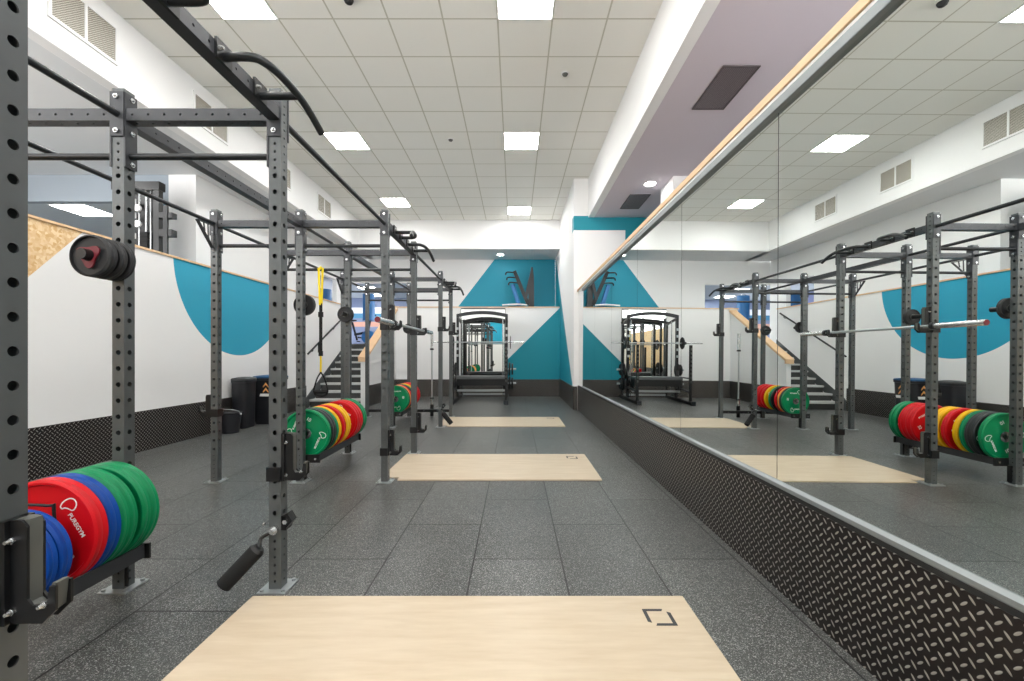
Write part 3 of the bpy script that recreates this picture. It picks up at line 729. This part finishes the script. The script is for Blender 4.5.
# small plates on the pegs
GP = 'small black plates on the rack pegs'
zp = 1.636 - .0008
def peg_plate(y_far, r_, t_, lab, insert=False, yn=None):
    body, hub, yf = plate_mesh(r_, t_, 'rubber')
    o = inst('weight_plate', body, None, (XM, y_far - t_ / 2, zp)); tag(o, lab, 'weight plate', GP); inst('hub', hub, o)
    if insert:
        b = MB(); y0 = -t_ / 2 - .0035; n = 24
        outer = []; 
        for k in range(n):
            a = 2 * pi * k / n; q = .037 + .024 * max(0, cos(1.5 * (((a + R(25)) % (2 * pi / 3)) - pi / 3))) ** 3
            outer.append((q * cos(a), q * sin(a)))
        vs = [(x, y0, z) for x, z in outer] + [(.0275 * cos(2 * pi * k / n), y0, .0275 * sin(2 * pi * k / n)) for k in range(n)]
        vs += [(x, y0 + .006, z) for x, _, z in vs[:n]]
        fs = [(k, (k + 1) % n, n + (k + 1) % n, n + k) for k in range(n)] + [(k, (k + 1) % n, 2 * n + (k + 1) % n, 2 * n + k) for k in range(n)]
        b.add(vs, fs).build('insert', 'redlogo', o, smooth=False)['label'] = 'dull red triangular insert'
    return o
peg_plate(2.136, .098, .030, 'small black plate innermost on the nearest peg, against the upright')
peg_plate(2.092, .098, .040, 'small black plate in the middle of the nearest peg')
peg_plate(2.040, .098, .048, 'small black plate with red triangle insert on the nearest peg', True)
peg_plate(4.06, .098, .045, 'small black plate behind the second row inner upright')
peg_plate(5.035, .092, .040, 'small black spoked-looking plate at the far inner upright of the middle bay')
peg_plate(6.99, .09, .040, 'small black plate on the peg behind the farthest bay first upright')
peg_plate(7.965, .09, .045, 'small black plate on the farthest inner upright')

# ------------------------------------------------------------------ barbells
def barbell(loc, rot, label, L=2.2, sl=.415, redcap=False, slk=.025):
    r = root('barbell', loc, label, 'barbell'); r.rotation_euler = rot
    h = L / 2
    MB().cyl((0, -h + sl, 0), (0, h - sl, 0), .014, seg=16).build('shaft', 'zinc', r)
    for s in (-1, 1):
        MB().cyl((0, s * (h - sl), 0), (0, s * h, 0), slk, seg=24).build('sleeve', 'chrome', r)
        MB().cyl((0, s * (h - sl - .03), 0), (0, s * (h - sl), 0), .036, seg=24).build('collar', 'bar', r)
        MB().cyl((0, s * h, 0), (0, s * (h + .004), 0), slk * .92, seg=24).build('end_cap', 'redlogo' if redcap else 'bar', r)
    return r
barbell((XF + .103, 4.515, 1.450), (0, 0, 0), 'steel barbell racked lengthwise on two high hooks above the middle platform', redcap=True)
barbell((hx, D[5] + .08, .80), (R(90), 0, 0), 'steel barbell standing upright in the holder at the far end of the rig', L=1.55, sl=.30)

# ------------------------------------------------------------------ suspension trainer
s = root('suspension_trainer', (-2.29, D[3] - .02, 2.17), 'yellow and black suspension strap with handle hanging in the middle bay', 'suspension trainer')
b = MB(); 
for dx in (-.022, .022):
    b.prism([(dx - .013, .02), (dx + .013, .02), (dx * .35 + .012, -.42), (dx * .35 - .012, -.42)], 1, -.004 + dx * .2, .0 + dx * .2)
b.tube([(0, -.02, .0), (0, -.01, .022), (0, .012, .026), (0, .038, .0), (0, .03, -.03)], .012, 8)
b.build('yellow_strap', 'yellowstrap', s, smooth=False)
b = MB(); b.box(-.017, .017, -.006, .006, -.98, -.40); b.box(-.026, .026, -.012, .012, -.56, -.50); b.box(-.03, -.018, -.01, .01, -.98, -.86); b.box(-.022, .022, -.011, .011, -1.02, -.96)
b.build('black_strap', 'foam', s, smooth=False)
b = MB(); b.box(-.010, .010, -.003, .003, -1.22, -1.02); b.build('lower_strap', 'yellowstrap', s, smooth=False)
b = MB(); b.tube([(0, 0, -1.21), (-.045, .0, -1.29), (-.078, 0, -1.40), (-.082, 0, -1.43)], .009, 8); b.tube([(0, 0, -1.21), (.045, .0, -1.29), (.078, 0, -1.40), (.082, 0, -1.43)], .009, 8)
b.cyl((-.075, 0, -1.44), (.075, 0, -1.44), .02); b.tube([(-.082, 0, -1.43), (-.06, 0, -1.475), (0, 0, -1.49), (.06, 0, -1.475), (.082, 0, -1.43)], .012, 8)
b.build('handle', 'foam', s)

# ------------------------------------------------------------------ bins and bucket by the left wall
def bin_(x, y, wd, dp, h, label, body, lid):
    r = root('waste_bin', (x, y, 0), label, 'bin', 'tall bins by the left wall')
    b = MB(); n = 28
    def ring(k, z):
        out = []
        for i in range(n):
            a = 2 * pi * i / n; c, s_ = cos(a), sin(a); e = .45
            out.append((wd / 2 * k * math.copysign(abs(c) ** e, c), dp / 2 * k * math.copysign(abs(s_) ** e, s_), z))
        return out
    lv = [(.84, .001), (.88, .05), (.985, h - .07), (1.04, h - .065), (1.04, h - .03), (.99, h - .03)]
    vs = sum([ring(k, z) for k, z in lv], [])
    fs = [(j * n + i, j * n + (i + 1) % n, (j + 1) * n + (i + 1) % n, (j + 1) * n + i) for j in range(len(lv) - 1) for i in range(n)] + [tuple(range(n))]
    b.add(vs, fs).build('body', body, r)
    b = MB(); lv = [(1.05, h - .029), (1.05, h - .012), (.98, h), (.5, h + .014)]
    vs = sum([ring(k, z) for k, z in lv], [])
    fs = [(j * n + i, j * n + (i + 1) % n, (j + 1) * n + (i + 1) % n, (j + 1) * n + i) for j in range(len(lv) - 1) for i in range(n)] + [tuple(range(n))[::-1], tuple(range(3 * n, 4 * n))]
    b.add(vs, fs).build('lid', lid, r)
    return r
b1 = bin_(-4.33, 6.87, .25, .34, .79, 'charcoal tall bin by the left wall, beside the bucket', 'binb', 'bing')
b2 = bin_(-4.17, 7.34, .44, .42, .80, 'black tall bin with blue lid and orange chevrons', 'binb', 'blid')
def chevs(m, parent, s=1.0):
    c = MB()
    for z in (0, -.085):
        c.prism([(-.045, z - .045), (-.045, z - .02), (0, z + .04), (.045, z - .02), (.045, z - .045), (.0, z + .0)], 1, -.002, .0, m)
    c.build('chevron_logo', 'chev', parent, smooth=False)
    MB().prism([(-.10, -.19), (.09, -.19), (.10, -.145), (-.09, -.145)], 1, -.002, 0, m).build('white_label', 'print', parent, smooth=False)
chevs(T(.04, -.216, .66), b2)
chevs(T(.226, .0, .66) @ Rm(R(90), 'Z'), b2)
r = root('bucket', (-4.25, 6.42, 0), 'small black bucket standing between the outer upright and the charcoal bin', 'bucket')
b = MB(); b.lathe([(.11, -.001), (.115, .0), (.145, .29), (.155, .30), (.148, .30), (.138, .285), (.105, .012), (.0001, .012), (.0001, -.0)], Rm(R(90), 'X') @ Matrix.Scale(1, 4), 32)
for i in range(len(b.v)): x, y, z = b.v[i]; b.v[i] = (x, y, abs(z))
b.build('body', 'binb', r)
MB().tube([(-.15, 0, .28), (-.145, -.05, .33), (0, -.11, .36), (.145, -.05, .33), (.15, 0, .28)], .006, 8).build('handle', 'zinc', r)
MB().cyl((.15, 0, .28), (.163, 0, .28), .014).build('handle_pivot', 'print', r)

# ------------------------------------------------------------------ press machine at the end wall
m = root('press_machine', (-.83, 10.9, 0), 'black arched press machine with barbell in front of the end mirror', 'press machine')
fx = .62
for sx in (-1, 1):
    b = MB(); b.box(sx * fx - .03, sx * fx + .03, -.04, .04, .06, 2.16); b.build('upright', 'black', m, smooth=False)
    b = MB(); b.box(sx * (fx - .03) - .025, sx * (fx - .03) + .025, .62, .68, .06, 2.02); b.build('rear_upright', 'black', m, smooth=False)
    b = MB(); b.bar((sx * fx, -1.0, .05), (sx * fx, .72, .05), .07, .07); b.build('base_rail', 'black', m, smooth=False)
    b = MB(); b.bar((sx * fx, -.04, 2.1), (sx * (fx - .03), .66, 1.98), .05, .05); b.build('top_rail', 'black', m, smooth=False)
    # notched safety upright in front
    b = MB(); b.box(sx * fx - .028, sx * fx + .028, -.90, -.84, .08, 1.40)
    b.build('safety_upright', 'black', m, smooth=False)
    b = MB()
    for k in range(9): b.box(sx * fx - .012, sx * fx + .012, -.914, -.9005, .52 + k * .095, .57 + k * .095)
    b.build('safety_notch', 'liner', m, smooth=False)
    b = MB(); b.bar((sx * fx, -.87, .62), (sx * fx, -.04, .62), .04, .03); b.bar((sx * fx, -.87, .30), (sx * fx, -.04, .34), .045, .045); b.build('side_rail', 'bar', m, smooth=False)
    MB().bar((sx * (fx + .015), -.02, .75), (sx * (fx - .05), -.32, .30), .06, .05).build('diagonal_brace', 'black', m, smooth=False)
    MB().box(sx * fx - .05, sx * fx + .05, -1.06, -1.0, .005, .10).build('rubber_foot', 'bar', m, smooth=False)
    for zz, yy in ((.42, .15), (.78, .15)):
        MB().cyl((sx * (fx + .03), yy, zz), (sx * (fx + .24), yy, zz), .025).build('storage_horn', 'zinc', m)
    b = MB()
    for k in range(5): b.box(sx * fx - .025, sx * fx + .025, -.075, -.041, 1.1 + k * .17, 1.16 + k * .17)
    b.build('rack_notch', 'zinc', m, smooth=False)
# arched top members
arc = [(-fx - .02, 0, 2.04), (-.4, 0, 2.15), (0, 0, 2.19), (.4, 0, 2.15), (fx + .02, 0, 2.04)]
for dy, dz, nm in ((-.03, 0, 'front_arch'), (.62, -.12, 'rear_arch')):
    b = MB(); P = [Vector((x, y + dy, z + dz)) for x, y, z in arc]
    Q = []
    for i in range(17):
        tt = i / 16; x = (-fx - .02) + tt * 2 * (fx + .02); Q.append(Vector((x, dy, 2.215 + dz - .085 * (2 * tt - 1) ** 2)))
    for a_, c_ in zip(Q[:-1], Q[1:]): b.bar(a_, c_, .05, .085 if dy < 0 else .07)
    b.build(nm, 'bar' if dy < 0 else 'black', m, smooth=False)
b = MB(); b.box(-fx + .031, fx - .031, -.50, -.20, .56, .635); b.build('front_shelf', 'padgrey', m, smooth=False, bevel=.01)
MB().box(-fx + .031, fx - .031, -.48, -.22, .40, .559).build('shelf_apron', 'black', m, smooth=False)
for yy_, zz_ in ((-.3, .27), (.65, .09)): MB().bar((-fx + .03, yy_, zz_), (fx - .03, yy_, zz_), .05, .05).build('lower_crossbar', 'zinc', m, smooth=False)
for sx in (-1, 1): MB().cyl((sx * .52, .1, .1), (sx * .52, .1, 2.05), .013).build('guide_rod', 'chrome', m)
barbell((-.92, 10.83, 1.465), (0, 0, R(90)), 'steel barbell lying across the black press machine', L=2.3, slk=.016)
bpl = [(-.115, .165, .02, 'thin black plate on the right end of the press machine barbell'), (-1.56, .15, .03, 'black plate on the left end of the press machine barbell')]
def side_plate(x, y, z, r_, t_, lab, grp):
    body, hub, yf = plate_mesh(r_, t_, 'rubber')
    o = inst('weight_plate', body, None, (x, y, z), (0, 0, R(90))); tag(o, lab, 'weight plate', grp); inst('hub', hub, o); return o
for x, r_, t_, l_ in bpl: side_plate(x, 10.83, 1.465, r_, t_, l_, 'plates on the press machine')
for sx, nm in ((1, 'right'), (-1, 'left')):
    for zz, pos_ in ((.42, 'lower'), (.78, 'upper')):
        for k in range(2):
            side_plate(-.83 + sx * (fx + .07 + k * .07), 11.05, zz - .001, .17 if k == 0 else .145, .045, f'black plate on the {pos_} {nm} storage horn, ' + ('inner' if k == 0 else 'outer'), 'plates on the press machine')

# ------------------------------------------------------------------ machines on the upper level
q = root('arm_machine', (.25, 12.62, 1.45), 'dark machine with raised V-shaped arms against the teal upper wall', 'gym machine')
b = MB(); b.prism([(.10, 0), (.32, 0), (.30, 1.95), (.27, 2.25), (.22, 2.25), (.16, 1.9)], 1, -.08, .08); b.build('column', 'bar', q, smooth=False)
b = MB(); b.bar((.14, -.09, 1.15), (-.27, -.10, 2.13), .07, .10, (1, 0, .4)); b.build('left_arm', 'black', q, smooth=False)
b = MB(); b.bar((.05, -.14, 1.3), (.24, -.14, 2.1), .05, .09, (1, 0, .4)); b.build('right_arm', 'bar', q, smooth=False)
for z, x0 in ((2.08, -.28), (1.93, -.25), (1.78, -.20)):
    MB().tube([(x0 + .05, -.12, z), (x0 - .20, -.14, z + .01), (x0 - .24, -.15, z - .07)], .02, 8, 3).build('grip', 'black', q)
b = MB(); b.tube([(-.62, -.2, 1.13), (-.2, -.2, 1.15), (.1, -.2, 1.13)], .022, 8); b.build('white_handle', 'print', q)
b = MB(); b.box(-.45, .05, -.26, -.12, 1.02, 1.09); b.box(-.12, .10, -.2, .1, 0, 1.02); b.build('seat', 'foam', q, smooth=False)
MB().bar((-.12, -.05, 1.1), (-.32, -.02, 1.75), .10, .12).build('back_pad', 'bluetoy', q, smooth=False, bevel=.02)
q = root('cable_machine', (-5.55, 6.35, 1.45), 'dark cable machine with silver rods on the upper level behind the left wall', 'cable machine')
b = MB()
for x in (-.30, .28): b.box(x - .04, x + .04, -.04, .04, 0, 2.25)
b.box(-.36, .34, -.06, .06, 2.13, 2.25); b.box(-.30, .28, .045, .06, .1, 2.13); b.box(-.36, .34, -.06, .06, 0, .10)
b.build('frame', 'black', q, smooth=False)
b = MB()
for x in (-.18, -.09, .02, .12, .19): b.cyl((x, -.02, .1), (x, -.02, 2.13), .014, seg=8)
b.build('guide_rod', 'chrome', q)
b = MB()
for k in range(14): b.box(-.16, -.06, -.05, .03, .55 + k * .055, .60 + k * .055); b.box(.05, .16, -.05, .03, .75 + k * .055, .80 + k * .055)
b.build('weight_stack', 'foam', q, smooth=False)
for z in (1.95, 1.75, 1.45): MB().box(-.10, .0, -.08, -.0501, z - .04, z + .04).build('label_plate', 'print', q, smooth=False)
for z in (1.62, 1.85): MB().cyl((.05, -.07, z), (.05, -.1, z), .05, seg=16).build('pulley', 'print', q, smooth=False)
b = MB(); b.box(.33, .52, -.05, .05, 1.72, 1.80); b.box(.33, .52, -.05, .05, 1.45, 1.55); b.box(.40, .46, -.06, -.03, 1.0, 1.9); b.build('side_arm', 'black', q, smooth=False)
# stationary bikes seen past the stair top
def bike(x, y, label):
    q = root('exercise_bike', (x, y, 1.45), label, 'exercise bike', 'exercise bikes on the upper level')
    b = MB(); b.bar((-.5, 0, .03), (.5, 0, .03), .06, .05); b.box(-.53, -.47, -.25, .25, 0, .06); b.box(.47, .53, -.25, .25, 0, .06)
    b.bar((.2, 0, .05), (.38, 0, 1.05), .05, .07, (1, 0, 0)); b.bar((-.1, 0, .2), (-.28, 0, .85), .05, .06, (1, 0, 0)); b.bar((.3, 0, .5), (-.2, 0, .4), .06, .08); b.build('frame', 'black', q, smooth=False)
    b = MB(); b.cyl((.3, -.03, .32), (.3, .03, .32), .24, seg=32); b.build('flywheel', 'bluetoy', q)
    b = MB(); b.prism([(-.42, .86), (-.15, .90), (-.15, .93), (-.42, .95)], 1, -.09, .09); b.build('saddle', 'foam', q, smooth=False)
    b = MB(); b.tube([(.5, -.2, 1.12), (.42, -.22, 1.1), (.36, 0, 1.06), (.42, .22, 1.1), (.5, .2, 1.12)], .02, 8); b.build('handlebar', 'foam', q)
    b = MB(); b.box(.36, .40, -.12, .12, 1.08, 1.28); b.build('console', 'padgrey', q, smooth=False)
    b = MB(); b.cyl((0, -.14, .3), (0, .14, .3), .03); b.box(-.05, .05, -.2, -.12, .14, .17); b.box(-.05, .05, .12, .2, .43, .46); b.build('pedal', 'bar', q)
bike(-5.55, 15.4, 'dark exercise bike glimpsed above the top stair'); bike(-4.15, 15.7, 'dark exercise bike right of the other above the stairs')
# bright vinyl roll by the upper side opening
r = root('foam_roll', (-6.1, 13.6, 1.45), 'bright blue standing foam roll beyond the upper side opening', 'foam roll')
MB().cyl((0, 0, 0), (0, 0, 1.75), .28, seg=28).build('roll', 'bluetoy', r)
MB().cyl((0, 0, 1.7501), (0, 0, 1.76), .12, seg=20).build('core', 'binb', r)
q = root('punch_bag', (-4.76, 14.0, 2.25), 'blue punch bag hanging in the room above the stairs', 'punch bag')
b = MB(); b.cyl((0, 0, 0), (0, 0, .86), .19, seg=28); b.build('bag', 'bluetoy', q)
b = MB(); b.cyl((0, 0, .93), (0, 0, 1.249), .012, seg=8)
for k in range(4): b.cyl((.17 * cos(k * pi / 2), .17 * sin(k * pi / 2), .85), (0, 0, .95), .006, seg=6)
b.build('hanging_chain', 'chrome', q)
